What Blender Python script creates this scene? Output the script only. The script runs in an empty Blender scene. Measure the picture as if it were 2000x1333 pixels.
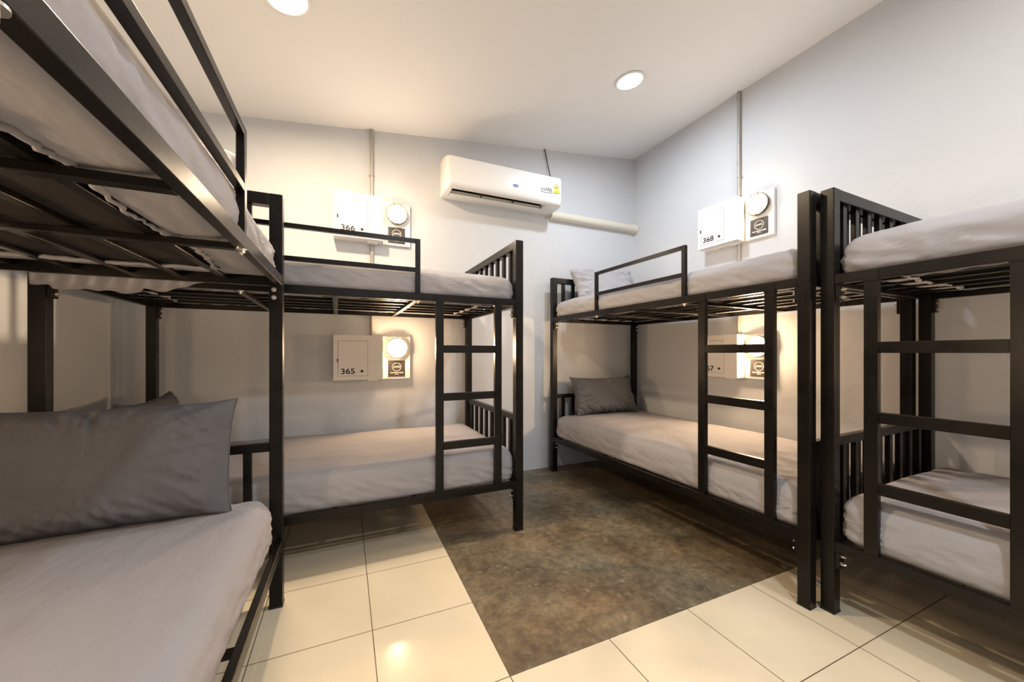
import bpy, bmesh, math, random
from mathutils import Vector, Matrix, noise
R = math.radians
SC = bpy.context.scene
COL = SC.collection

# ------------------------------------------------------------------ camera, exposure, world
cam = bpy.data.objects.new('camera', bpy.data.cameras.new('camera')); COL.objects.link(cam)
cam.data.sensor_width = 36; cam.data.lens = 13.21; cam.data.shift_y = 0.0115
cam.data.clip_start = 0.02
cam.location = (-0.4948, -1.1301, 1.0627); cam.rotation_euler = (R(90), 0, -0.4175)
SC.camera = cam
SC.view_settings.view_transform = 'Standard'; SC.view_settings.look = 'None'
SC.view_settings.gamma = 1; SC.view_settings.use_curve_mapping = False
SC.view_settings.exposure = 0.27
W = bpy.data.worlds.new('world'); SC.world = W; W.use_nodes = True
W.node_tree.nodes['Background'].inputs[0].default_value = (.5, .6, .8, 1)
W.node_tree.nodes['Background'].inputs[1].default_value = .05

WARM = (1.0, .70, .42); NEUTRAL = (1.0, .84, .66); COOL = (.86, .93, 1.0)
# ceiling lamp positions (x, y, colour, watts); the last two are unseen, added for their light
CEIL_LAMPS = [(-.742, .877, (1.0, .76, .50), 37), (1.307, .919, (.80, .90, 1.0), 15),
              (.15, -1.75, (.90, .95, 1.0), 29), (1.307, -1.45, (.98, .90, .82), 20), ]
XB, XL, YB, YF = 2.241, -1.765, 1.92, -3.05      # right wall at the corner, left wall, back wall, front wall
RW = .035                                        # the right wall is a little out of square
def xr(y): return XB + RW * (YB - y)
def zc(x): return 3.065 - .121 * (XB - x)        # sloping ceiling

# ------------------------------------------------------------------ helpers
def tag(o, label=None, cat=None, group=None, kind=None):
    if label: o['label'] = label
    if cat: o['category'] = cat
    if group: o['group'] = group
    if kind: o['kind'] = kind
    return o
def thing(name, label, cat, loc=(0, 0, 0), rot=(0, 0, 0), group=None):
    o = bpy.data.objects.new(name, None); COL.objects.link(o)
    o.empty_display_size = .1
    o.location = loc; o.rotation_euler = rot
    return tag(o, label, cat, group)
def obj(name, bm, mat, parent=None, smooth=False, bevel=0, loc=None, rot=None, seg=2):
    me = bpy.data.meshes.new(name); bm.normal_update(); bm.to_mesh(me); bm.free()
    for m in (mat if isinstance(mat, (list, tuple)) else [mat]): me.materials.append(m)
    if smooth:
        for p in me.polygons: p.use_smooth = True
    o = bpy.data.objects.new(name, me); COL.objects.link(o)
    if parent: o.parent = parent
    if loc: o.location = loc
    if rot: o.rotation_euler = rot
    if bevel:
        b = o.modifiers.new('bevel', 'BEVEL'); b.width = bevel; b.segments = seg; b.limit_method = 'ANGLE'; b.angle_limit = R(40)
        b.harden_normals = False
    return o
def box(bm, x0, x1, y0, y1, z0, z1, M=None):
    vs = [bm.verts.new((x, y, z)) for x in (x0, x1) for y in (y0, y1) for z in (z0, z1)]
    if M: 
        for v in vs: v.co = M @ v.co
    f = [(0, 1, 3, 2), (4, 6, 7, 5), (0, 4, 5, 1), (2, 3, 7, 6), (0, 2, 6, 4), (1, 5, 7, 3)]
    for q in f: bm.faces.new([vs[i] for i in q])
    return vs
def boxes(*bs):
    bm = bmesh.new()
    for b in bs: box(bm, *b)
    return bm
def cyl(bm, p, q, r, r2=None, n=20, caps=True):
    p = Vector(p); q = Vector(q); d = q - p; L = d.length
    M = Matrix.Translation((p + q) / 2) @ d.to_track_quat('Z', 'Y').to_matrix().to_4x4()
    bmesh.ops.create_cone(bm, cap_ends=caps, segments=n, radius1=r, radius2=r if r2 is None else r2, depth=L, matrix=M)
def tube(bm, pts, r, n=10):
    pts = [Vector(p) for p in pts]; rings = []
    for i, p in enumerate(pts):
        d = (pts[min(i + 1, len(pts) - 1)] - pts[max(i - 1, 0)]).normalized()
        q = d.to_track_quat('Z', 'Y')
        rr = r[i] if isinstance(r, (list, tuple)) else r
        rings.append([bm.verts.new(p + q @ Vector((rr * math.cos(a), rr * math.sin(a), 0))) for a in [2 * math.pi * k / n for k in range(n)]])
    for a, b in zip(rings, rings[1:]):
        for k in range(n): bm.faces.new([a[k], a[(k + 1) % n], b[(k + 1) % n], b[k]])
    bm.faces.new(rings[0][::-1]); bm.faces.new(rings[-1])
def lathe(bm, prof, n=40, M=None):
    rings = []
    for r, z in prof:
        rings.append([bm.verts.new((r * math.cos(2 * math.pi * k / n), r * math.sin(2 * math.pi * k / n), z)) for k in range(n)] if r > 1e-6 else [bm.verts.new((0, 0, z))])
    for a, b in zip(rings, rings[1:]):
        for k in range(n):
            if len(a) == 1: bm.faces.new([a[0], b[k], b[(k + 1) % n]])
            elif len(b) == 1: bm.faces.new([a[k], b[0], a[(k + 1) % n]])
            else: bm.faces.new([a[k], b[k], b[(k + 1) % n], a[(k + 1) % n]])
    bmesh.ops.recalc_face_normals(bm, faces=bm.faces[:])
    if M: bm.transform(M)
def text(name, s, size, mat, parent, M, extrude=.0004, ax='CENTER', bold=.0, sx=1.0):
    cu = bpy.data.curves.new('t', 'FONT'); cu.body = s; cu.size = size; cu.extrude = extrude
    cu.align_x = ax; cu.align_y = 'CENTER'; cu.offset = bold
    t = bpy.data.objects.new('t', cu); COL.objects.link(t)
    bpy.context.view_layer.update()
    me = bpy.data.meshes.new_from_object(t.evaluated_get(bpy.context.evaluated_depsgraph_get()))
    bpy.data.objects.remove(t); me.name = name
    me.transform(M @ Matrix.Diagonal((sx, 1, 1, 1)))
    me.materials.clear(); me.materials.append(mat)
    o = bpy.data.objects.new(name, me); COL.objects.link(o); o.parent = parent
    return o

# ------------------------------------------------------------------ materials
def mat(name, col, rough=.5, metal=0, spec=.5, emit=None, estr=0):
    m = bpy.data.materials.new(name); m.use_nodes = True
    b = m.node_tree.nodes['Principled BSDF']
    b.inputs['Base Color'].default_value = (*col, 1); b.inputs['Roughness'].default_value = rough
    b.inputs['Metallic'].default_value = metal; b.inputs['Specular IOR Level'].default_value = spec
    if emit: b.inputs['Emission Color'].default_value = (*emit, 1); b.inputs['Emission Strength'].default_value = estr
    return m
def N(m, t, **kw):
    n = m.node_tree.nodes.new(t)
    for k, v in kw.items(): setattr(n, k, v)
    return n
def bumpy(m, scale, strength, dist=.01, detail=6, colvar=0, colscale=3, stretch=None, rvar=0):
    nt = m.node_tree; b = nt.nodes['Principled BSDF']
    tc = N(m, 'ShaderNodeTexCoord'); mp = N(m, 'ShaderNodeMapping'); nt.links.new(tc.outputs['Object'], mp.inputs[0])
    if stretch: mp.inputs['Scale'].default_value = stretch
    no = N(m, 'ShaderNodeTexNoise'); no.inputs['Scale'].default_value = scale; no.inputs['Detail'].default_value = detail
    nt.links.new(mp.outputs[0], no.inputs['Vector'])
    bp = N(m, 'ShaderNodeBump'); bp.inputs['Strength'].default_value = strength; bp.inputs['Distance'].default_value = dist
    nt.links.new(no.outputs['Fac'], bp.inputs['Height']); nt.links.new(bp.outputs[0], b.inputs['Normal'])
    if colvar:
        n2 = N(m, 'ShaderNodeTexNoise'); n2.inputs['Scale'].default_value = colscale; n2.inputs['Detail'].default_value = 5
        nt.links.new(tc.outputs['Object'], n2.inputs['Vector'])
        c = b.inputs['Base Color'].default_value[:3]
        r = N(m, 'ShaderNodeValToRGB'); r.color_ramp.elements[0].position = .3; r.color_ramp.elements[1].position = .7
        r.color_ramp.elements[0].color = (*[x * (1 - colvar) for x in c], 1); r.color_ramp.elements[1].color = (*[min(1, x * (1 + colvar)) for x in c], 1)
        nt.links.new(n2.outputs['Fac'], r.inputs[0]); nt.links.new(r.outputs[0], b.inputs['Base Color'])
        if rvar:
            mr = N(m, 'ShaderNodeMapRange'); rr = b.inputs['Roughness'].default_value
            mr.inputs['To Min'].default_value = rr - rvar; mr.inputs['To Max'].default_value = rr + rvar
            nt.links.new(n2.outputs['Fac'], mr.inputs[0]); nt.links.new(mr.outputs[0], b.inputs['Roughness'])
    return m
M_wall = bumpy(mat('wall_paint', (.60, .62, .65), .6, spec=.3), 14, .12, .02, 8, .02, 1.2)
M_ceil = bumpy(mat('ceiling_paint', (.82, .815, .81), .8, spec=.2), 20, .03, .01, 4, .01, 1)
M_metal = bumpy(mat('black_steel', (.006, .0048, .004), .29, spec=.26), 60, .06, .002, 3, .35, 9, rvar=.08)
M_bolt = mat('zinc_bolt', (.75, .72, .66), .3, 1)
M_sheet = bumpy(mat('grey_sheet', (.335, .335, .365), .85, spec=.15), 5, .32, .03, 3, .02, 5, (1, 2.6, 1.6))
M_sheet2 = bumpy(mat('grey_sheet_dark', (.105, .108, .122), .85, spec=.15), 7, .4, .03, 3, .03, 6, (2.2, 1, 1))
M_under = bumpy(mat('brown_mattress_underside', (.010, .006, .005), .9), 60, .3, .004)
M_white = mat('white_paint', (.80, .79, .77), .38)
M_gap = mat('dark_gap', (.03, .025, .02), .8)
M_blackink = mat('black_print', (.015, .012, .012), .6)
M_sign = mat('charcoal_sign', (.045, .04, .038), .5)
M_signw = mat('white_print', (.85, .8, .75), .5)
M_glass = mat('lit_diffuser', (.9, .9, .88), .4, emit=(1.0, .76, .52), estr=72)
M_low = {n: mat('lit_diffuser_' + n, (.9, .9, .88), .4, emit=(1.0, .66, .37), estr=e) for n, e in (('365', 250), ('367', 360), ('369', 400), ('363', 175))}
M_chrome = mat('brushed_ring', (.55, .47, .36), .28, 1)
M_ring = mat('bronze_ring', (.10, .075, .045), .4, .3)
M_conduit = bumpy(mat('grey_conduit', (.40, .38, .34), .4, .3), 30, .1, .003, 3, .1, 8)
M_ivory = mat('ivory_plastic', (.72, .68, .58), .4)
M_ac = mat('white_plastic', (.80, .79, .77), .28)
M_acin = mat('dark_vent', (.03, .028, .025), .6)
M_blue = mat('blue_badge', (.02, .06, .32), .4)
M_yel = mat('yellow_label', (.80, .55, .02), .5); M_grn = mat('green_label', (.03, .25, .06), .5); M_red = mat('red_label', (.6, .06, .04), .5)
M_cable = mat('black_cable', (.02, .02, .02), .5)
M_trim = mat('lamp_trim', (.8, .8, .8), .4)

def floor_material():
    m = bpy.data.materials.new('floor_finish'); m.use_nodes = True; nt = m.node_tree; b = nt.nodes['Principled BSDF']
    L = nt.links.new
    tc = N(m, 'ShaderNodeTexCoord'); sp = N(m, 'ShaderNodeSeparateXYZ'); L(tc.outputs['Object'], sp.inputs[0])
    def math_(op, a, bb=None):
        n = N(m, 'ShaderNodeMath', operation=op)
        for i, v in enumerate((a, bb)):
            if v is None: continue
            if isinstance(v, (int, float)): n.inputs[i].default_value = v
            else: L(v, n.inputs[i])
        return n.outputs[0]
    def line(ax, off=0):
        a = math_('ADD', ax, 8.0 + off); a = math_('DIVIDE', a, .4); f = math_('FRACT', a)
        f = math_('SUBTRACT', f, .5); f = math_('ABSOLUTE', f); f = math_('SUBTRACT', .5, f); f = math_('MULTIPLY', f, .4)
        return math_('LESS_THAN', f, .0016)
    g = math_('MAXIMUM', line(sp.outputs['X']), line(sp.outputs['Y']))
    # ragged mortar edge of the bare cement patch
    ne = N(m, 'ShaderNodeTexNoise'); ne.inputs['Scale'].default_value = 25; ne.inputs['Detail'].default_value = 6; L(tc.outputs['Object'], ne.inputs['Vector'])
    j = math_('MULTIPLY', math_('SUBTRACT', ne.outputs['Fac'], .5), .012)
    cx = math_('GREATER_THAN', math_('ADD', sp.outputs['X'], j), 0.0); cy = math_('GREATER_THAN', math_('ADD', sp.outputs['Y'], j), 0.0)
    conc = math_('MULTIPLY', cx, cy)
    # tile
    nt1 = N(m, 'ShaderNodeTexNoise'); nt1.inputs['Scale'].default_value = 3; nt1.inputs['Detail'].default_value = 6; L(tc.outputs['Object'], nt1.inputs['Vector'])
    rt = N(m, 'ShaderNodeValToRGB'); rt.color_ramp.elements[0].color = (.62, .545, .405, 1); rt.color_ramp.elements[1].color = (.70, .62, .47, 1)
    rt.color_ramp.elements[0].position = .3; rt.color_ramp.elements[1].position = .7
    L(nt1.outputs['Fac'], rt.inputs[0])
    mg = N(m, 'ShaderNodeMix', data_type='RGBA'); L(g, mg.inputs[0]); L(rt.outputs[0], mg.inputs[6]); mg.inputs[7].default_value = (.10, .075, .045, 1)
    # cement
    n1 = N(m, 'ShaderNodeTexNoise'); n1.inputs['Scale'].default_value = 3.2; n1.inputs['Detail'].default_value = 10; n1.inputs['Roughness'].default_value = .68; n1.inputs['Distortion'].default_value = .25
    L(tc.outputs['Object'], n1.inputs['Vector'])
    r1 = N(m, 'ShaderNodeValToRGB'); cr = r1.color_ramp; cr.elements[0].position = .30; cr.elements[0].color = (.055, .045, .032, 1)
    cr.elements[1].position = .74; cr.elements[1].color = (.26, .218, .155, 1)
    e = cr.elements.new(.45); e.color = (.115, .098, .072, 1); e = cr.elements.new(.58); e.color = (.165, .142, .105, 1)
    L(n1.outputs['Fac'], r1.inputs[0])
    n2 = N(m, 'ShaderNodeTexNoise'); n2.inputs['Scale'].default_value = 1.7; n2.inputs['Detail'].default_value = 4; L(tc.outputs['Object'], n2.inputs['Vector'])
    r2 = N(m, 'ShaderNodeValToRGB'); r2.color_ramp.elements[0].position = .40; r2.color_ramp.elements[1].position = .62
    r2.color_ramp.elements[0].color = (1.06, .90, .70, 1); r2.color_ramp.elements[1].color = (.93, .97, .95, 1)
    L(n2.outputs['Fac'], r2.inputs[0])
    mm = N(m, 'ShaderNodeMix', data_type='RGBA', blend_type='MULTIPLY'); mm.inputs[0].default_value = .9; L(r1.outputs[0], mm.inputs[6]); L(r2.outputs[0], mm.inputs[7])
    nf = N(m, 'ShaderNodeTexNoise'); nf.inputs['Scale'].default_value = 22; nf.inputs['Detail'].default_value = 9; nf.inputs['Roughness'].default_value = .75; L(tc.outputs['Object'], nf.inputs['Vector'])
    rf = N(m, 'ShaderNodeValToRGB'); rf.color_ramp.elements[0].position = .34; rf.color_ramp.elements[1].position = .66
    rf.color_ramp.elements[0].color = (.50, .47, .42, 1); rf.color_ramp.elements[1].color = (1.55, 1.52, 1.42, 1); L(nf.outputs['Fac'], rf.inputs[0])
    mf = N(m, 'ShaderNodeMix', data_type='RGBA', blend_type='MULTIPLY'); mf.inputs[0].default_value = .8; L(mm.outputs[2], mf.inputs[6]); L(rf.outputs[0], mf.inputs[7]); mm = mf
    # pale scuffs
    n3 = N(m, 'ShaderNodeTexNoise'); n3.inputs['Scale'].default_value = 24; n3.inputs['Detail'].default_value = 8; n3.inputs['Distortion'].default_value = .4; L(tc.outputs['Object'], n3.inputs['Vector'])
    s3 = N(m, 'ShaderNodeMapRange'); s3.inputs['From Min'].default_value = .60; s3.inputs['From Max'].default_value = .80; s3.inputs['To Max'].default_value = .45; L(n3.outputs['Fac'], s3.inputs[0])
    ms = N(m, 'ShaderNodeMix', data_type='RGBA'); L(s3.outputs[0], ms.inputs[0]); L(mm.outputs[2], ms.inputs[6]); ms.inputs[7].default_value = (.42, .36, .27, 1)
    fin = N(m, 'ShaderNodeMix', data_type='RGBA'); L(conc, fin.inputs[0]); L(mg.outputs[2], fin.inputs[6]); L(ms.outputs[2], fin.inputs[7]); L(fin.outputs[2], b.inputs['Base Color'])
    ro = N(m, 'ShaderNodeMix', data_type='FLOAT'); L(conc, ro.inputs[0]); ro.inputs[2].default_value = .14
    rr = N(m, 'ShaderNodeMapRange'); rr.inputs['To Min'].default_value = .30; rr.inputs['To Max'].default_value = .55; L(n1.outputs['Fac'], rr.inputs[0]); L(rr.outputs[0], ro.inputs[3])
    L(ro.outputs[0], b.inputs['Roughness'])
    h = math_('SUBTRACT', math_('MULTIPLY', math_('MULTIPLY', n1.outputs['Fac'], conc), .35), math_('MULTIPLY', g, math_('SUBTRACT', 1.0, conc)))
    bp = N(m, 'ShaderNodeBump'); bp.inputs['Strength'].default_value = .35; bp.inputs['Distance'].default_value = .002; L(h, bp.inputs['Height']); L(bp.outputs[0], b.inputs['Normal'])
    return m
M_floor = floor_material()

# ------------------------------------------------------------------ the room shell
T = .1
def wallpoly(name, pts, depth, m):        # pts: bottom-left, bottom-right, top-right, top-left; depth: outward vector
    bm = bmesh.new(); a = [bm.verts.new(p) for p in pts]; c = [bm.verts.new(Vector(p) + Vector(depth)) for p in pts]
    bm.faces.new(a); bm.faces.new(c[::-1])
    for i in range(4): bm.faces.new([a[i], c[i], c[(i + 1) % 4], a[(i + 1) % 4]])
    bmesh.ops.recalc_face_normals(bm, faces=bm.faces[:])
    return tag(obj(name, bm, m), kind='structure')
wallpoly('floor', [(XL - .1, YF - .1, 0), (2.6, YF - .1, 0), (2.6, YB + .1, 0), (XL - .1, YB + .1, 0)], (0, 0, -.1), M_floor)
wallpoly('ceiling', [(XL - .1, YF - .1, zc(XL - .1)), (2.6, YF - .1, zc(2.6)), (2.6, YB + .1, zc(2.6)), (XL - .1, YB + .1, zc(XL - .1))], (0, 0, .1), M_ceil)
wallpoly('wall_back', [(XL - .1, YB, 0), (XB, YB, 0), (XB, YB, zc(XB) + .05), (XL - .1, YB, zc(XL) + .05)], (0, T, 0), M_wall)
wallpoly('wall_right', [(xr(YB + .1), YB + .1, 0), (xr(YF), YF, 0), (xr(YF), YF, 3.12), (xr(YB + .1), YB + .1, 3.12)], (T, 0, 0), M_wall)
wallpoly('wall_left', [(XL, YB, 0), (XL, YF, 0), (XL, YF, zc(XL) + .03), (XL, YB, zc(XL) + .03)], (-T, 0, 0), M_wall)
wallpoly('wall_front', [(XL - .1, YF, 0), (2.6, YF, 0), (2.6, YF, zc(2.6) + .05), (XL - .1, YF, zc(XL) + .05)], (0, -T, 0), M_wall)

# ------------------------------------------------------------------ recessed ceiling lamps
LABELS_CL = ['round recessed ceiling light above the left beds with a warm glow', 'round recessed ceiling light glowing cold white near the room corner',
             'unseen round recessed ceiling light added behind the camera near the middle of the room', 'unseen round recessed ceiling light added behind the camera over the right beds']
tilt = math.atan(.121)
for i, (x, y, c, w) in enumerate(CEIL_LAMPS):
    t = thing('ceiling_light', LABELS_CL[i], 'ceiling light', (x, y, zc(x)), (0, -tilt, 0), 'recessed ceiling lights')
    bm = bmesh.new(); lathe(bm, [(.082, -.001), (.096, -.002), (.1, -.006), (.096, -.011), (.084, -.010), (.080, -.004)], 48)
    obj('trim_ring', bm, M_trim, t, smooth=True)
    bm = bmesh.new(); lathe(bm, [(.081, -.004), (.05, -.0065), (0, -.007)], 40)
    obj('diffuser', bm, mat('ceiling_diffuser', (.9, .9, .9), .4, emit=tuple(min(1, k * 1.05) for k in c), estr=18), t, smooth=True)
    ld = bpy.data.lights.new('downlight', 'AREA'); ld.shape = 'DISK'; ld.size = .15; ld.energy = w; ld.color = c; ld.spread = R(176)
    lo = bpy.data.objects.new('downlight', ld); COL.objects.link(lo); lo.parent = t; lo.location = (0, 0, -.014)

# ------------------------------------------------------------------ bunk beds
Lb, Wb, s, Hb, Z1, Z2 = 2.0507, .9931, .048, 1.7353, .2996, 1.380
RT, RH = .025, .040                       # rail tube thickness and height
def make_bed(label, loc, rz, flip, z1=Z1, z2=Z2, H=Hb, zp=.688, skew=0.0):
    t = thing('bunk_bed', label, 'bunk bed', (*loc, 0), (0, 0, rz), 'black metal bunk beds')
    fu = (lambda u: Lb - u) if flip else (lambda u: u)
    def bx(*a):                            # flips the range along the bed
        u0, u1 = sorted((fu(a[0]), fu(a[1]))); return (u0, u1, *a[2:])
    for u in (0, Lb - s):
        for v in (0, Wb - s):
            o = obj('post', boxes((u, u + s, v, v + s, .004, H)), M_metal, t, bevel=.003)
            obj('foot_cap', boxes((u - .001, u + s + .001, v - .001, v + s + .001, 0, .008)), M_blackink, o)
    for z in (z1, z2):
        for v in (0, Wb - RT):
            r = obj('side_rail', boxes((s, Lb - s, v, v + RT, z - RH, z)), M_metal, t, bevel=.002)
            for e, u in ((0, s), (1, Lb - s)):
                d = 1 if e == 0 else -1
                vv = 0 if v == 0 else Wb - s
                br = obj('bracket', boxes((min(u, u + d * .014), max(u, u + d * .014), vv + .006, vv + s - .004, z - .110, z - RH - .0005)), M_metal, t, bevel=.0015)
                for k in (0, 1):
                    bm = bmesh.new(); zz = z - .061 - k * .032; ub = u + d * .014; vc = vv + .028
                    cyl(bm, (ub, vc, zz), (ub + d * .003, vc, zz), .009, n=18); cyl(bm, (ub + d * .003, vc, zz), (ub + d * .010, vc, zz), .0068, n=6)
                    cyl(bm, (ub + d * .010, vc, zz), (ub + d * .015, vc, zz), .004, n=10)
                    obj('bolt', bm, M_bolt, br)
        for u in (0.004, Lb - .004 - RT):
            obj('end_rail', boxes((u, u + RT, s, Wb - s, z - RH, z)), M_metal, t, bevel=.002)
        for u in (.635, 1.03, 1.425):
            obj('crossbar', boxes(bx(u - .0125, u + .0125, RT, Wb - RT, z - RH - .001, z - RH + .016)), M_metal, t, bevel=.0015)
        for k in range(5):
            v = .4965 + (k - 2) * .1485
            obj('bed_slat', boxes((s * .6, Lb - s * .6, v - .0125, v + .0125, z - .0235, z - .0125)), M_metal, t, bevel=.001)
    # head and foot panels
    for u in (0, Lb - s):
        p = obj('end_panel', boxes((u + .002, u + s - .002, s, Wb - s, H - s, H)), M_metal, t, bevel=.003)
        for k in range(8):
            v = .4965 + (k - 3.5) * .106
            obj('panel_bar', boxes((u + .012, u + s - .016, v - .015, v + .015, z2, H - s)), M_metal, p, bevel=.0015)
        p = obj('end_panel', boxes((u + .008, u + s - .010, s, Wb - s, zp - .036, zp)), M_metal, t, bevel=.002)
        for k in range(8):
            v = .4965 + (k - 3.5) * .106
            obj('panel_bar', boxes((u + .012, u + s - .016, v - .015, v + .015, z1, zp - .036)), M_metal, p, bevel=.0015)
    # ladder
    ua, ub = 1.545, 1.889
    bm = bmesh.new()
    for u in (ua, ub):
        vs = box(bm, *bx(u - .021, u + .021, 0, RT, z1, z2 - RH))
        for v in vs:
            if v.co.z < .6: v.co.x += skew
        box(bm, *bx(u - .024, u + .024, -.003, 0, z2 - RH - .002, z2 - .008))
        box(bm, *bx(u - .024, u + .024, -.003, RT, z2 - RH - .006, z2 - RH - .001))
    lad = obj('ladder', bm, M_metal, t, bevel=.0018)
    for z in (1.083, .820, .552):
        k = skew * (z2 - z) / (z2 - z1)
        a, b = sorted((fu(ua), fu(ub)))
        obj('rung', boxes((a + .021 + k, b - .021 + k, .0015, RT - .0015, z - .021, z + .021)), M_metal, lad, bevel=.0018)
    # guard rail
    g0, g1, gt = .648, 1.428, z2 + .287
    bm = bmesh.new()
    for u in (g0, g1): box(bm, *bx(u - .0125, u + .0125, .002, .023, z2 + .0005, gt))
    box(bm, *bx(g0 + .0125, g1 - .0125, .002, .023, gt - .022, gt)); box(bm, *bx(g0 + .0125, g1 - .0125, .002, .023, z2 + .112, z2 + .134))
    g = obj('guard_rail', bm, M_metal, t, bevel=.0018)
    for u in (g0, g1):
        bm = bmesh.new(); uu = fu(u); zz = z2 - RH
        cyl(bm, (uu, .0125, zz - .003), (uu, .0125, zz), .013, n=24); cyl(bm, (uu, .0125, zz - .011), (uu, .0125, zz - .003), .0085, n=6); cyl(bm, (uu, .0125, zz - .016), (uu, .0125, zz - .011), .004, n=12)
        obj('bolt', bm, M_bolt, g)
    return t

def frame(loc, rz):
    return Matrix.Translation((loc[0], loc[1], 0)) @ Matrix.Rotation(rz, 4, 'Z')
B1 = ((-1.5699, .8644), .0175); B2 = ((1.1972, 1.8362), R(-90) + .0273)
B3far = Vector((-.7344, .7409)); B3r = -.007
B3 = ((B3far.x + math.sin(B3r) * Lb * 1, B3far.y - math.cos(B3r) * Lb), R(90) + B3r); B4 = ((1.3126, -.2205), R(-90) + .032)
make_bed('black metal bunk bed along the back wall under the air conditioner', *B1, False)
make_bed('black metal bunk bed in the far right corner with its head against the back wall', *B2, False, z1=Z1 + .012)
make_bed('black metal bunk bed nearest the camera along the left wall', *B3, True, z1=Z1 - .018, z2=Z2 + .003, H=Hb - .012)
make_bed('black metal bunk bed cut off by the right edge of the picture', *B4, True, zp=.715)

# ------------------------------------------------------------------ mattresses
def rbox(lx, ly, lz, R_, res, seed, crown=.015, bulge=.008, wr=.006, dirs=(1, 0), hemgap=.14):
    """rounded soft block, origin at the centre of its bottom; bottom opened inside a wavy hem"""
    bm = bmesh.new(); nx, ny, nz = int(lx / res), int(ly / res), max(6, int(lz / res * 1.4))
    cache = {}
    def V(i, j, k):
        if (i, j, k) in cache: return cache[(i, j, k)]
        x = (i / nx - .5) * lx; y = (j / ny - .5) * ly; z = k / nz * lz
        ix = max(-lx / 2 + R_, min(lx / 2 - R_, x)); iy = max(-ly / 2 + R_, min(ly / 2 - R_, y)); iz = max(R_ * .6, min(lz - R_, z))
        d = Vector((x - ix, y - iy, (z - iz) * (1 / .6 if z < R_ * .6 else 1)))
        if d.length > 1e-9:
            d = d.normalized() * R_ * min(1, max(abs(x - ix), abs(y - iy), abs(d.z)) / R_)
            if z < R_ * .6: d.z *= .6
        p = Vector((ix, iy, iz)) + d
        tz = z / lz
        sx = max(0, abs(x) / (lx / 2) - .9) * 10; sy = max(0, abs(y) / (ly / 2) - .85) / .15
        n1 = noise.noise(Vector((x * 2.2 + seed, y * 2.6, z * 3))); n2 = noise.noise(Vector((x * 7 + seed * 3, y * 7, z * 9 + 4)))
        # creases pulled towards the corners and hanging folds along the sides
        cd = min((Vector((x - cx, y - cy)).length) for cx in (-lx / 2, lx / 2) for cy in (-ly / 2, ly / 2))
        cr = math.exp(-cd / .35)
        rg = 1 - abs(noise.noise(Vector((x * 16 + z * 34 + seed, y * 16 - z * 20, seed)))) * 2.2
        ln = noise.noise(Vector((x * 3.0 + z * 22, y * 11 + z * 9, seed * 2)))
        if k == nz:
            p.z += crown * (1 - (2 * x / lx) ** 6) * (1 - (2 * y / ly) ** 4) + wr * (1.6 * n1 + .5 * n2 + .6 * ln) + wr * .9 * cr * rg
        elif 0 < k:
            out = Vector((x - ix, y - iy, 0)); out = out.normalized() if out.length > 1e-6 else Vector((0, 0, 0))
            p += out * (bulge * math.sin(math.pi * tz) + wr * (1.2 * n1 + .4 * n2) + wr * (.7 + 1.6 * cr + 1.5 * (1 - tz) ** 2) * max(0, rg) * math.sin(math.pi * min(1, tz * 1.05 + .06)) * .9)
            p += Vector((0, 0, crown * tz ** 3 * (1 - (2 * x / lx) ** 6) * (1 - (2 * y / ly) ** 4)))
        else:
            e = min(lx / 2 - abs(x), ly / 2 - abs(y))
            along, across = (x, y) if ly / 2 - abs(y) < lx / 2 - abs(x) else (y, x)
            if e > .035: p.z -= .001 + .013 * max(0, noise.noise(Vector((along * 1.3 + seed, across * 13, 2)))) 
        cache[(i, j, k)] = bm.verts.new(p); return cache[(i, j, k)]
    for i in range(nx):
        for j in range(ny):
            bm.faces.new([V(i, j, nz), V(i + 1, j, nz), V(i + 1, j + 1, nz), V(i, j + 1, nz)])
            x = ((i + .5) / nx - .5) * lx; y = ((j + .5) / ny - .5) * ly
            e = min(lx / 2 - abs(x), ly / 2 - abs(y)); h = hemgap + .03 * noise.noise(Vector((x * 4 + seed, y * 4, 1)))
            if e < h: bm.faces.new([V(i, j, 0), V(i, j + 1, 0), V(i + 1, j + 1, 0), V(i + 1, j, 0)])
    for k in range(nz):
        for i in range(nx):
            bm.faces.new([V(i, 0, k), V(i + 1, 0, k), V(i + 1, 0, k + 1), V(i, 0, k + 1)])
            bm.faces.new([V(i + 1, ny, k), V(i, ny, k), V(i, ny, k + 1), V(i + 1, ny, k + 1)])
        for j in range(ny):
            bm.faces.new([V(0, j + 1, k), V(0, j, k), V(0, j, k + 1), V(0, j + 1, k + 1)])
            bm.faces.new([V(nx, j, k), V(nx, j + 1, k), V(nx, j + 1, k + 1), V(nx, j, k + 1)])
    return bm
def hem_mesh(lx, ly, gap, seed, amp=.004):
    bm = bmesh.new(); a, b = lx / 2 - gap, ly / 2 - gap; pts = []; rad = []
    per = [(-a, -b), (a, -b), (a, b), (-a, b), (-a, -b)]
    dd = 0
    for (x0, y0), (x1, y1) in zip(per, per[1:]):
        n = int(math.hypot(x1 - x0, y1 - y0) / .012); nrm = Vector((y1 - y0, -(x1 - x0))).normalized()
        for i in range(n):
            q = i / n; x = x0 + (x1 - x0) * q; y = y0 + (y1 - y0) * q; dd += .012
            o = .03 * noise.noise(Vector((dd * 3.2, seed, 0))) + .010 * noise.noise(Vector((dd * 16, seed, 3))) + .004 * math.sin(dd * 150 + 9 * noise.noise(Vector((dd * 5, seed, 0))))
            pts.append((x + nrm.x * o, y + nrm.y * o, -.003 - amp * (1 + .9 * noise.noise(Vector((dd * 20, 1, seed))))))
            rad.append(.0062 + .0045 * noise.noise(Vector((dd * 26, 5, seed))))
    pts.append(pts[0]); rad.append(rad[0]); tube(bm, pts, rad, 8); return bm
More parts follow.
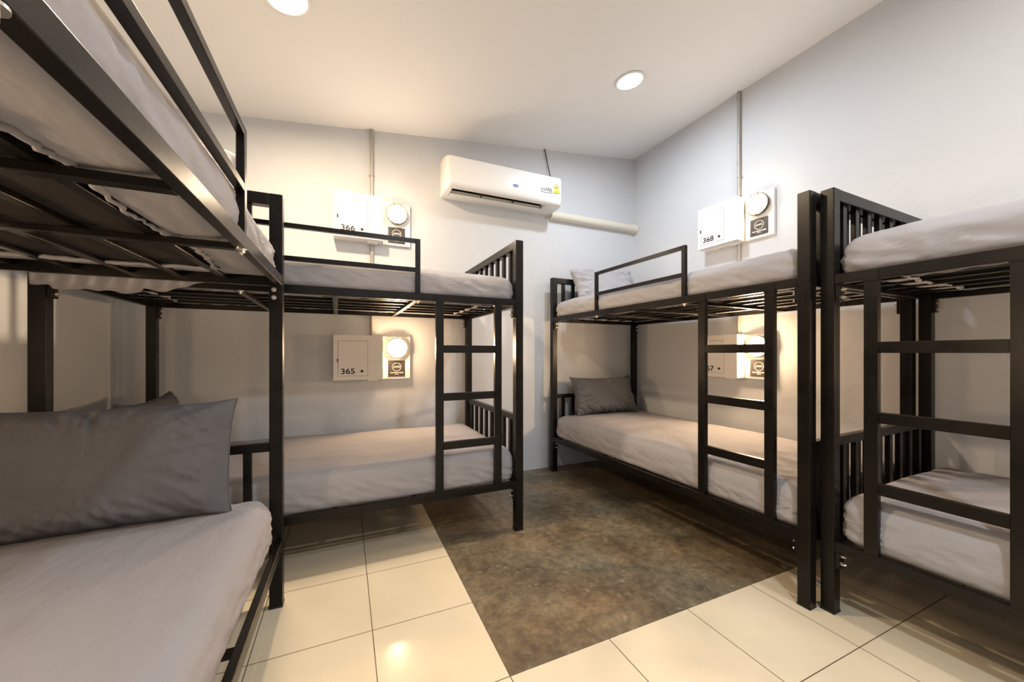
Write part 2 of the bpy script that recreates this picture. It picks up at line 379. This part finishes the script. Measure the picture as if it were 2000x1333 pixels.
def mattress(label, bed, z, thick, seed, u=(.055, Lb - .055), v=(.030, .958), crown=.014, m=None, wr=.0062, bulge=.006, R_=.045):
    lx, ly = u[1] - u[0], v[1] - v[0]
    Mx = frame(*bed); c = Mx @ Vector(((u[0] + u[1]) / 2, (v[0] + v[1]) / 2, z))
    o = obj('mattress', rbox(lx, ly, thick, R_, .0155, seed, crown, bulge, wr), m or M_sheet, smooth=True)
    o.location = c; o.rotation_euler = (0, 0, bed[1]); tag(o, label, 'mattress', 'mattresses in grey fitted sheets')
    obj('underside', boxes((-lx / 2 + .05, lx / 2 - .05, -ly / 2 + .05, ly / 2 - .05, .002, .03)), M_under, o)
    obj('sheet_hem', hem_mesh(lx, ly, .14, seed), m or M_sheet, o, smooth=True)
    return o
zu, zl = Z2 - .0115, Z1 - .0115
mt = mattress('grey-sheeted upper mattress of the bunk along the back wall under the air conditioner', B1, zu, .152, 1.3)
mattress('grey-sheeted lower mattress of the bunk along the back wall under the air conditioner', B1, zl, .195, 2.7, crown=.022, v=(.034, .955))
mattress('grey-sheeted upper mattress with a pillow in the far right corner', B2, zu, .150, 4.1)
mattress('grey-sheeted lower mattress with a pillow in the far right corner', B2, zl + .012, .195, 5.9, crown=.022, v=(.034, .955))
mattress('grey-sheeted upper mattress above the camera at the left, seen from below', B3, zu + .003, .155, 7.7, wr=.007)
mattress('grey-sheeted lower mattress in the left foreground under the big pillow', B3, zl - .018, .205, 9.2, crown=.02, v=(.040, .945), R_=.06, wr=.0048)
mattress('grey-sheeted upper mattress cut off by the right edge of the picture', B4, zu, .165, 11.4, wr=.0065, R_=.055)
mattress('grey-sheeted lower mattress cut off by the right edge of the picture', B4, zl, .205, 13.8, crown=.022, wr=.0052, R_=.06)
# loose sheet corner hanging over the front rail of the back bunk (part of its upper mattress)
bm = bmesh.new(); n = 90; rows = []
lx, ly = Lb - .11, .928
for i in range(n + 1):
    q = i / n; uu = -lx / 2 - .045 + q * .53; w = noise.noise(Vector((q * 9, 3, 1)))
    low = -.052 + .014 * w + .05 * max(0, q - .72) / .28 - (.012 if .1 < q < .6 else 0)
    row = []
    for k in range(7):
        a = k / 6
        if k == 0: y, z = -ly / 2 + .03, .06
        else: y = -ly / 2 - .036 - .006 * math.sin(q * 60 + a * 3) * a; z = .034 + (low - .034) * ((k - 1) / 5)
        row.append(bm.verts.new((uu, y, z)))
    rows.append(row)
for a, b in zip(rows, rows[1:]):
    for k in range(6): bm.faces.new([a[k], b[k], b[k + 1], a[k + 1]])
bmesh.ops.recalc_face_normals(bm, faces=bm.faces[:])
fl = obj('loose_sheet_edge', bm, M_sheet, mt, smooth=True); so = fl.modifiers.new('thick', 'SOLIDIFY'); so.thickness = .003

# ------------------------------------------------------------------ pillows
def pillow(label, loc, rot, w, h, th, seed, m, flange=0, pinch=.10, sag=0):
    bm = bmesh.new(); nx, ny = 90, 60; top = {}; bot = {}
    def P(i, j, sgn):
        a = i / nx * 2 - 1; b = j / ny * 2 - 1
        ea, eb = 1 - abs(a) ** 3.2, 1 - abs(b) ** 3.0
        t = (max(0, ea) ** .55) * (max(0, eb) ** .55)
        x = w / 2 * a * (1 - pinch * .55 * (1 - b * b) ** 1.2 * abs(a) ** 3)
        y = h / 2 * b * (1 - pinch * (1 - a * a) ** 1.2 * abs(b) ** 3)
        # corners pulled into points
        c = (abs(a) * abs(b)) ** 6; x += c * .012 * (1 if a > 0 else -1); y += c * .012 * (1 if b > 0 else -1)
        # creases radiating from the seams
        ed = max(abs(a), abs(b)); k = max(0, ed - .35) / .65
        ang = math.atan2(b * h, a * w)
        cr = noise.noise(Vector((a * 9 + b * 7 + seed, b * 3 - a * 2, seed))) * .6 + (1 - 2 * abs(noise.noise(Vector((ang * 5.5 + seed, ed * 1.3, seed))))) * .7
        z = sgn * th / 2 * t + sgn * (.028 * cr * k + .028 * max(0, abs(b) - .45) / .55 * (1 - 2 * abs(noise.noise(Vector((a * 9 + b * 4.5 + seed, b * 1.5, seed)))))) * t ** .5 + sgn * .010 * noise.noise(Vector((a * 2.5 + seed, b * 2.5, 7))) * t
        z += sag * (a * a) * .03
        if flange and a > .84: z *= 1 - .75 * (a - .84) / .16
        if t < 1e-4: z = .006 * noise.noise(Vector((a * 20, b * 20, seed)))
        return Vector((x, y, z))
    def V(d, i, j, sgn):
        if i in (0, nx) or j in (0, ny): d = top; sgn = 1
        if (i, j) not in d: d[(i, j)] = bm.verts.new(P(i, j, sgn))
        return d[(i, j)]
    for i in range(nx):
        for j in range(ny):
            bm.faces.new([V(top, i, j, 1), V(top, i + 1, j, 1), V(top, i + 1, j + 1, 1), V(top, i, j + 1, 1)])
            bm.faces.new([V(bot, i, j, -1), V(bot, i, j + 1, -1), V(bot, i + 1, j + 1, -1), V(bot, i + 1, j, -1)])
    o = obj('pillow', bm, m, smooth=True); tag(o, label, 'pillow', 'grey pillows')
    o.location = loc; o.rotation_euler = rot
    # stitched seam of the pillowcase running round the edge
    bs = bmesh.new(); pts = []
    for q in range(121):
        k = q / 120 * 4; e = int(k) % 4; f = k - int(k)
        a, b = [(-1 + 2 * f, -1), (1, -1 + 2 * f), (1 - 2 * f, 1), (-1, 1 - 2 * f)][e]
        pts.append(P(int(round((a + 1) / 2 * nx)), int(round((b + 1) / 2 * ny)), 1) * 1.0)
    tube(bs, pts, .0022, 6)
    obj('seam', bs, m, o, smooth=True)
    return o
# rotation: first tipped up from lying, then turned
pillow('large grey pillow propped up on the lower mattress in the left foreground', (-1.245, .570, .680), (R(76), R(0), R(3)), .72, .40, .23, 3.1, M_sheet2, flange=1, pinch=.04)
pillow('grey pillow standing at the left end of the back bunk, behind the large pillow', (-1.41, 1.43, .645), (R(80), 0, R(92)), .62, .36, .14, 8.4, M_sheet2)
pillow('grey pillow leaning on the lower head panel in the far right corner', (1.700, 1.705, .672), (R(70), R(0), R(0)), .66, .34, .17, 5.2, M_sheet2)
pillow('pale blue-grey pillow leaning on the upper head panel in the far right corner', (1.715, 1.700, 1.672), (R(66), R(-3), R(-3)), .66, .34, .18, 6.6, bumpy(mat('pale_pillowcase', (.36, .36, .39), .85, spec=.15), 11, .35, .02))

pillow('pale pillow on the upper left bunk, glimpsed past its guard rail', (-1.228, .560, 1.694), (R(52), R(0), R(2)), .70, .36, .17, 12.3, M_sheet)
pillow('grey pillow at the left end of the upper bunk along the back wall', (-1.40, 1.52, 1.675), (R(68), 0, R(92)), .60, .34, .15, 15.9, M_sheet)

# ------------------------------------------------------------------ wall boxes and lamps; local frame: x along the wall, -y into the room, z up
def wall_frame(wall, a):
    if wall == 'back': return Matrix.Translation((a, YB, 0))
    if wall == 'left': return Matrix.Translation((XL, a, 0)) @ Matrix.Rotation(math.pi / 2, 4, 'Z')
    ang = -math.pi / 2 + RW                # right wall: x runs from the corner towards the camera
    return Matrix.Translation((xr(a), a, 0)) @ Matrix.Rotation(ang, 4, 'Z')
def put(t, Mx, z): t.matrix_world = Mx @ Matrix.Translation((0, 0, z))
FT = Matrix.Rotation(R(90), 4, 'X')        # text to face -y
def wall_unit(wall, a, z, num, where):
    Mx = wall_frame(wall, a)
    t = thing('wall_box', f'white metal wall box numbered {num} ' + where, 'wall box', group='numbered white wall boxes'); put(t, Mx, z)
    w, h, d = .332, .325, .107
    # body with a recess where the door sits
    x0, x1, z0, z1 = .028, .228, .030, .285
    obj('box_body', boxes((0, x0, -d, 0, 0, h), (x1, w, -d, 0, 0, h), (x0, x1, -d, 0, 0, z0), (x0, x1, -d, 0, z1, h), (x0, x1, -d + .02, 0, z0, z1)), M_white, t)
    obj('door_gap', boxes((x0, x1, -d + .0185, -d + .02, z0, z1)), M_gap, t)
    dr = obj('door', boxes((x0 + .002, x1 - .002, -d - .001, -d + .017, z0 + .002, z1 - .002)), M_white, t, bevel=.0012)
    text('number', num, .055, M_blackink, dr, Matrix.Translation((.094, -d - .0012, .062)) @ FT, .0003, bold=.001, sx=1.18)
    bm = bmesh.new(); cyl(bm, (.188, -d - .0035, .064), (.188, -d - .001, .064), .0095, n=20)
    obj('lock', bm, M_blackink, dr)
    bm = bmesh.new(); 
    for k in (-1, 1): cyl(bm, (.027, -d - .004, .142 + k * .006), (.027, -d + .004, .142 + k * .006), .0055, n=14)
    obj('hasp', bm, M_blackink, t)
    sw = obj('side_socket', boxes((w, w + .004, -.082, -.03, .13, .205)), M_ivory, t, bevel=.001)
    obj('socket_slot', boxes((w + .004, w + .005, -.066, -.062, .158, .178), (w + .004, w + .005, -.050, -.046, .158, .178)), M_gap, sw)
    obj('cable_boss', boxes((.225, .30, -.085, -.01, -.012, 0)), M_white, t, bevel=.003)
    # lamp on its board beside the box
    l = thing('wall_lamp', f'lit round wall lamp on a white board beside wall box {num}', 'wall lamp', group='round wall lamps'); put(l, Mx @ Matrix.Translation((w + .006, 0, 0)), z - .004)
    pw, ph, pd = .205, .327, .022
    bd = obj('backboard', boxes((0, pw, -pd, 0, 0, ph)), M_white, l, bevel=.002)
    cxl, czl, r = .103, .238, .068
    F = Matrix.Translation((cxl, -pd, czl)) @ Matrix.Rotation(R(90), 4, 'X')
    bm = bmesh.new(); lathe(bm, [(0, 0), (r + .003, 0), (r + .004, .020), (r + .001, .025), (r - .004, .025), (r - .006, .012), (0, .012)], 48, F)
    bs = obj('lamp_base', bm, M_ring, l, smooth=False)
    bm = bmesh.new(); lathe(bm, [(r - .007, .014), (r - .006, .036), (r - .012, .052), (r - .028, .065), (r - .048, .071), (0, .073)], 48, F)
    obj('diffuser', bm, M_glass if z > 1.5 else M_low[num], l, smooth=True)
    bm = bmesh.new(); rr = r + .007
    tube(bm, [F @ Vector((rr * math.cos(a), rr * math.sin(a), .026)) for a in [2 * math.pi * k / 64 for k in range(65)]], .005, 8)
    rg = obj('lamp_ring', bm, M_ring, l, smooth=True)
    for k in (-.026, .026):
        bm = bmesh.new(); tube(bm, [F @ Vector((k, rr - .004, .026)), F @ Vector((k, rr - .004, .052)), F @ Vector((k, r - .028, .068))], .0025, 6)
        obj('ring_clip', bm, M_ring, rg)
    bm = bmesh.new(); cyl(bm, F @ Vector((0, -rr, .026)), F @ Vector((0, -rr, .044)), .006, n=14)
    obj('ring_screw', bm, M_ring, rg)
    # small sign under the lamp: circle with a bed in it and lettering
    s0, s1, q0, q1 = .040, .166, .018, .140
    sg = obj('sign', boxes((s0, s1, -pd - .0025, -pd, q0, q1)), M_sign, l)
    bm = bmesh.new(); y = -pd - .0032; sc = (s0 + s1) / 2
    tube(bm, [(sc + .032 * math.cos(a), y, .092 + .032 * math.sin(a)) for a in [2 * math.pi * k / 48 for k in range(49)]], .0018, 6)
    tube(bm, [(sc - .021, y, .083), (sc - .020, y, .096), (sc - .014, y, .097), (sc + .004, y, .095), (sc + .012, y, .099), (sc + .021, y, .100), (sc + .021, y, .084)], .0016, 6)
    box(bm, sc - .021, sc + .021, y - .001, y, .0885, .0915)
    obj('sign_emblem', bm, M_signw, sg)
    text('sign_lettering', 'THE BEDROOMS', .0135, M_signw, sg, Matrix.Translation((sc, y + .0002, .047)) @ FT, .0002, bold=.0005)
    text('sign_lettering', 'HOSTEL', .0085, M_signw, sg, Matrix.Translation((sc, y + .0002, .035)) @ FT, .0002, bold=.0002)
wall_unit('back', -.572, .865, '365', 'above the lower bed along the back wall')
wall_unit('back', -.572, 1.897, '366', 'left of the air conditioner on the back wall')
wall_unit('right', 1.085, .875, '367', 'on the right wall behind the ladder')
wall_unit('right', 1.085, 1.908, '368', 'high on the right wall above the far corner bed')

wall_unit('right', -.96, .875, '369', 'added unseen on the right wall past the right picture edge, lower')  # unseen pair, added so its lamps light the right-hand bunk
wall_unit('right', -.96, 1.908, '370', 'added unseen on the right wall past the right picture edge, upper')
wall_unit('left', -1.02, .865, '363', 'added unseen on the left wall past the left picture edge, lower')  # unseen pair, added so its lamps light the left-hand bunk
wall_unit('left', -1.02, 1.897, '364', 'added unseen on the left wall past the left picture edge, upper')

# ------------------------------------------------------------------ conduits, pipe, cable, vent
def conduit(label, Mx, segs, ztop):
    t = thing('wall_conduit', label, 'conduit', group='vertical grey conduits'); t.matrix_world = Mx
    for i, (a, b) in enumerate(segs):
        bm = bmesh.new(); cyl(bm, (0, -.014, a), (0, -.014, b), .0125, n=20); obj('pipe', bm, M_conduit, t, smooth=False)
    for zz in (2.53, ztop - .03):
        bm = bmesh.new(); cyl(bm, (0, -.0145, zz - .018), (0, -.0145, zz + .018), .0142, n=20); obj('coupling', bm, M_conduit, t)
    bm = bmesh.new(); box(bm, -.02, .02, -.003, 0, 2.40, 2.415); tube(bm, [(-.02, -.002, 2.407), (-.014, -.02, 2.407), (0, -.028, 2.407), (.014, -.02, 2.407), (.02, -.002, 2.407)], .002, 6)
    obj('pipe_clip', bm, M_conduit, t)
def seg(zt): return [(1.195, 1.882), (2.226, zt)]
conduit('grey conduit running up the back wall from the boxes left of the air conditioner', wall_frame('back', -.311), [(1.192, 1.884), (2.223, zc(-.311) - .002)], zc(-.311) - .01)
conduit('pale grey conduit running up the right wall from the boxes to the ceiling', wall_frame('right', .800), [(1.202, 1.895), (2.234, zc(xr(.8)) - .003)], zc(xr(.8)) - .01)
t = thing('pipe_cover', 'ivory pipe trunking from the air conditioner to the corner', 'pipe', (1.234, YB, 2.335))
bm = bmesh.new(); prof = []
n = 16
def ring(x): return [bm.verts.new((x, -.002 - .062 * math.sin(math.pi * k / n) ** .7, .042 * math.cos(math.pi * k / n))) for k in range(n + 1)]
a = ring(0); b = ring(xr(YB) - 1.234 - .006)
for k in range(n): bm.faces.new([a[k], b[k], b[k + 1], a[k + 1]])
bm.faces.new(a); bm.faces.new(b[::-1]); bm.faces.new([a[0], a[n], b[n], b[0]]); bmesh.ops.recalc_face_normals(bm, faces=bm.faces[:])
obj('trunking', bm, M_ivory, t, smooth=False)
bm = bmesh.new(); xx = xr(YB) - 1.234
a = [bm.verts.new((xx - .05, -.0 - .070 * math.sin(math.pi * k / n) ** .7, .048 * math.cos(math.pi * k / n))) for k in range(n + 1)]
b = [bm.verts.new((xx - .002, -.0 - .070 * math.sin(math.pi * k / n) ** .7, .048 * math.cos(math.pi * k / n))) for k in range(n + 1)]
for k in range(n): bm.faces.new([a[k], b[k], b[k + 1], a[k + 1]])
bm.faces.new(a); bm.faces.new(b[::-1]); bmesh.ops.recalc_face_normals(bm, faces=bm.faces[:])
obj('end_collar', bm, M_ivory, t)
bm = bmesh.new(); xk = 1.20
tube(bm, [(xk - .02, YB - .012, zc(xk)), (xk, YB - .014, 2.86), (xk + .018, YB - .02, 2.76), (xk + .024, YB - .05, 2.66), (xk + .022, YB - .07, 2.60)], .0045, 8)
cb = obj('power_cable', bm, M_cable, smooth=True); tag(cb, 'thin black cable from the ceiling down to the air conditioner', 'cable')

# ------------------------------------------------------------------ air conditioner
AX0, AX1, AD = .216, 1.230, .245
t = thing('air_conditioner', 'white wall-mounted air conditioner on the back wall', 'air conditioner', (AX0, YB, 2.33))
AW = AX1 - AX0
#  profile (y out of the wall, z) clockwise from the back bottom; opening between P_in and P_lip
prof = [(0, .0), (-.05, .0), (-.075, .001)]
lip = [(-.205, .006), (-.222, .011), (-.235, .024), (-.242, .045), (-.244, .08), (-.244, .225), (-.239, .243), (-.224, .253), (-.10, .288), (0, .292)]
def body_section(x, inner):
    pts = prof + ([(-.078, .045), (-.140, .062), (-.200, .058)] if inner else [(-.105, .001), (-.140, .002), (-.175, .003)]) + lip
    k = 1.0
    e = min(x, AW - x)
    rd = .028
    if e < rd: k = 1 - (1 - math.sqrt(max(0, 1 - (1 - e / rd) ** 2))) * .13
    return [(x, y * k, .15 + (z - .15) * (1 - (1 - k) * .15)) for y, z in pts]
bm = bmesh.new(); xs = [0, .004, .010, .018, .028, .045, .0451] + [.0452 + (AW - .1904) * q / 20 for q in range(21)] + [AW - .1451, AW - .145, AW - .028, AW - .018, AW - .010, AW - .004, AW]
xs = sorted(xs); rows = []
for x in xs: rows.append([bm.verts.new(p) for p in body_section(x, .0451 <= x <= AW - .1451)])
for a, b in zip(rows, rows[1:]):
    m_ = len(a)
    for k in range(m_): bm.faces.new([a[k], b[k], b[(k + 1) % m_], a[(k + 1) % m_]])
bm.faces.new(rows[0][::-1]); bm.faces.new(rows[-1]); bmesh.ops.recalc_face_normals(bm, faces=bm.faces[:])
o = obj('casing', bm, M_ac, t, smooth=True)
es = o.modifiers.new('split', 'EDGE_SPLIT'); es.split_angle = R(38)
obj('air_outlet', boxes((.0475, AW - .1475, -.199, -.080, .046, .056)), M_acin, t)
def strip(name, pts, th, m_, x0=.050, x1=AW - .150):
    bm = bmesh.new(); top = [(y, z + th) for y, z in pts][::-1]; q = pts + top
    a = [bm.verts.new((x0, y, z)) for y, z in q]; b = [bm.verts.new((x1, y, z)) for y, z in q]
    for k in range(len(q)): bm.faces.new([a[k], b[k], b[(k + 1) % len(q)], a[(k + 1) % len(q)]])
    bm.faces.new(a[::-1]); bm.faces.new(b); bmesh.ops.recalc_face_normals(bm, faces=bm.faces[:]); return obj(name, bm, m_, t)
strip('flap', [(-.052, -.006), (-.075, -.006), (-.100, -.003), (-.118, .004)], .005, M_ac)
strip('inner_vane', [(-.105, .006), (-.116, .016), (-.124, .023)], .003, mat('beige_vane', (.62, .56, .47), .5), x0=.056, x1=AW - .156)
for k in (.30, .58):
    obj('vane_divider', boxes((k * AW, k * AW + .005, -.150, -.115, .010, .044)), M_gap, t)
bm = bmesh.new(); lathe(bm, [(0, 0), (.030, 0), (.031, .0008), (.0295, .0015), (0, .0015)], 36, Matrix.Translation((AW * .560, -.2442, .105)) @ Matrix.Rotation(R(90), 4, 'X') @ Matrix.Diagonal((.85, .42, 1, 1)))
lg = obj('badge', bm, M_blue, t)
text('badge_lettering', 'Carrier', .013, M_signw, lg, Matrix.Translation((AW * .560, -.2460, .105)) @ FT, .0002)
# black scribbled sticker
bm = bmesh.new(); random.seed(4); gx = AW * .80
for k in range(9):
    x = gx + k * .0105; y = -.2455
    pts = [(x + random.uniform(-.004, .004), y, .108 + random.uniform(-.012, .004)), (x + random.uniform(-.003, .008), y, .125), (x + random.uniform(-.004, .010), y, .142 + random.uniform(-.008, .004)), (x + .008, y, .128 + random.uniform(-.01, .01)), (x + .011, y, .112 + random.uniform(-.006, .006))]
    tube(bm, pts, .0011, 5)
tube(bm, [(gx - .006, -.2455, .135), (gx - .009, -.2455, .115), (gx, -.2455, .100), (gx + .04, -.2455, .096), (gx + .095, -.2455, .100), (gx + .105, -.2455, .112)], .0016, 5)
obj('scribble_sticker', bm, M_blackink, t)
# energy label
e0, e1, y = AW * .912, AW * .966, -.2447
lb = obj('energy_label', boxes((e0, e1, y - .0008, y + .0006, .105, .160)), M_yel, t)
bm = bmesh.new(); cxe = (e0 + e1) / 2; rw = (e1 - e0) / 2
def half(r, z0, yy, mt, nm):
    bm = bmesh.new(); c = [bm.verts.new((cxe + r * math.cos(a), yy, z0 + r * math.sin(a))) for a in [math.pi * k / 20 for k in range(21)]]
    d = [bm.verts.new(v.co + Vector((0, .0012, 0))) for v in c]
    bm.faces.new(c); bm.faces.new(d[::-1])
    for k in range(21): bm.faces.new([c[k], c[(k + 1) % 21], d[(k + 1) % 21], d[k]])
    bmesh.ops.recalc_face_normals(bm, faces=bm.faces[:]); obj(nm, bm, mt, lb)
half(rw, .160, y - .0008, M_signw, 'label_arch'); half(rw * .86, .160, y - .0012, M_grn, 'label_scale'); half(rw * .68, .160, y - .0016, M_signw, 'label_arch')
half(rw * .58, .160, y - .0020, M_yel, 'label_arch')
bm = bmesh.new(); lathe(bm, [(0, 0), (.012, 0), (.012, .001), (0, .001)], 24, Matrix.Translation((cxe, y - .0008, .160)) @ Matrix.Rotation(R(90), 4, 'X')); obj('label_disc', bm, M_red, lb)
text('label_number', '5', .019, M_signw, lb, Matrix.Translation((cxe, y - .0022, .160)) @ FT, .0002, bold=.0004)
obj('label_band', boxes((e0, e1, y - .0014, y, .136, .1425)), M_signw, lb); obj('label_foot', boxes((e0, e1, y - .0014, y, .105, .110)), M_grn, lb)
bm = bmesh.new(); cyl(bm, (AW - .060, -.150, .003), (AW - .060, -.150, -.0008), .0045, n=14); obj('sensor_light', bm, mat('indicator', (.9, .9, .9), .3), t)
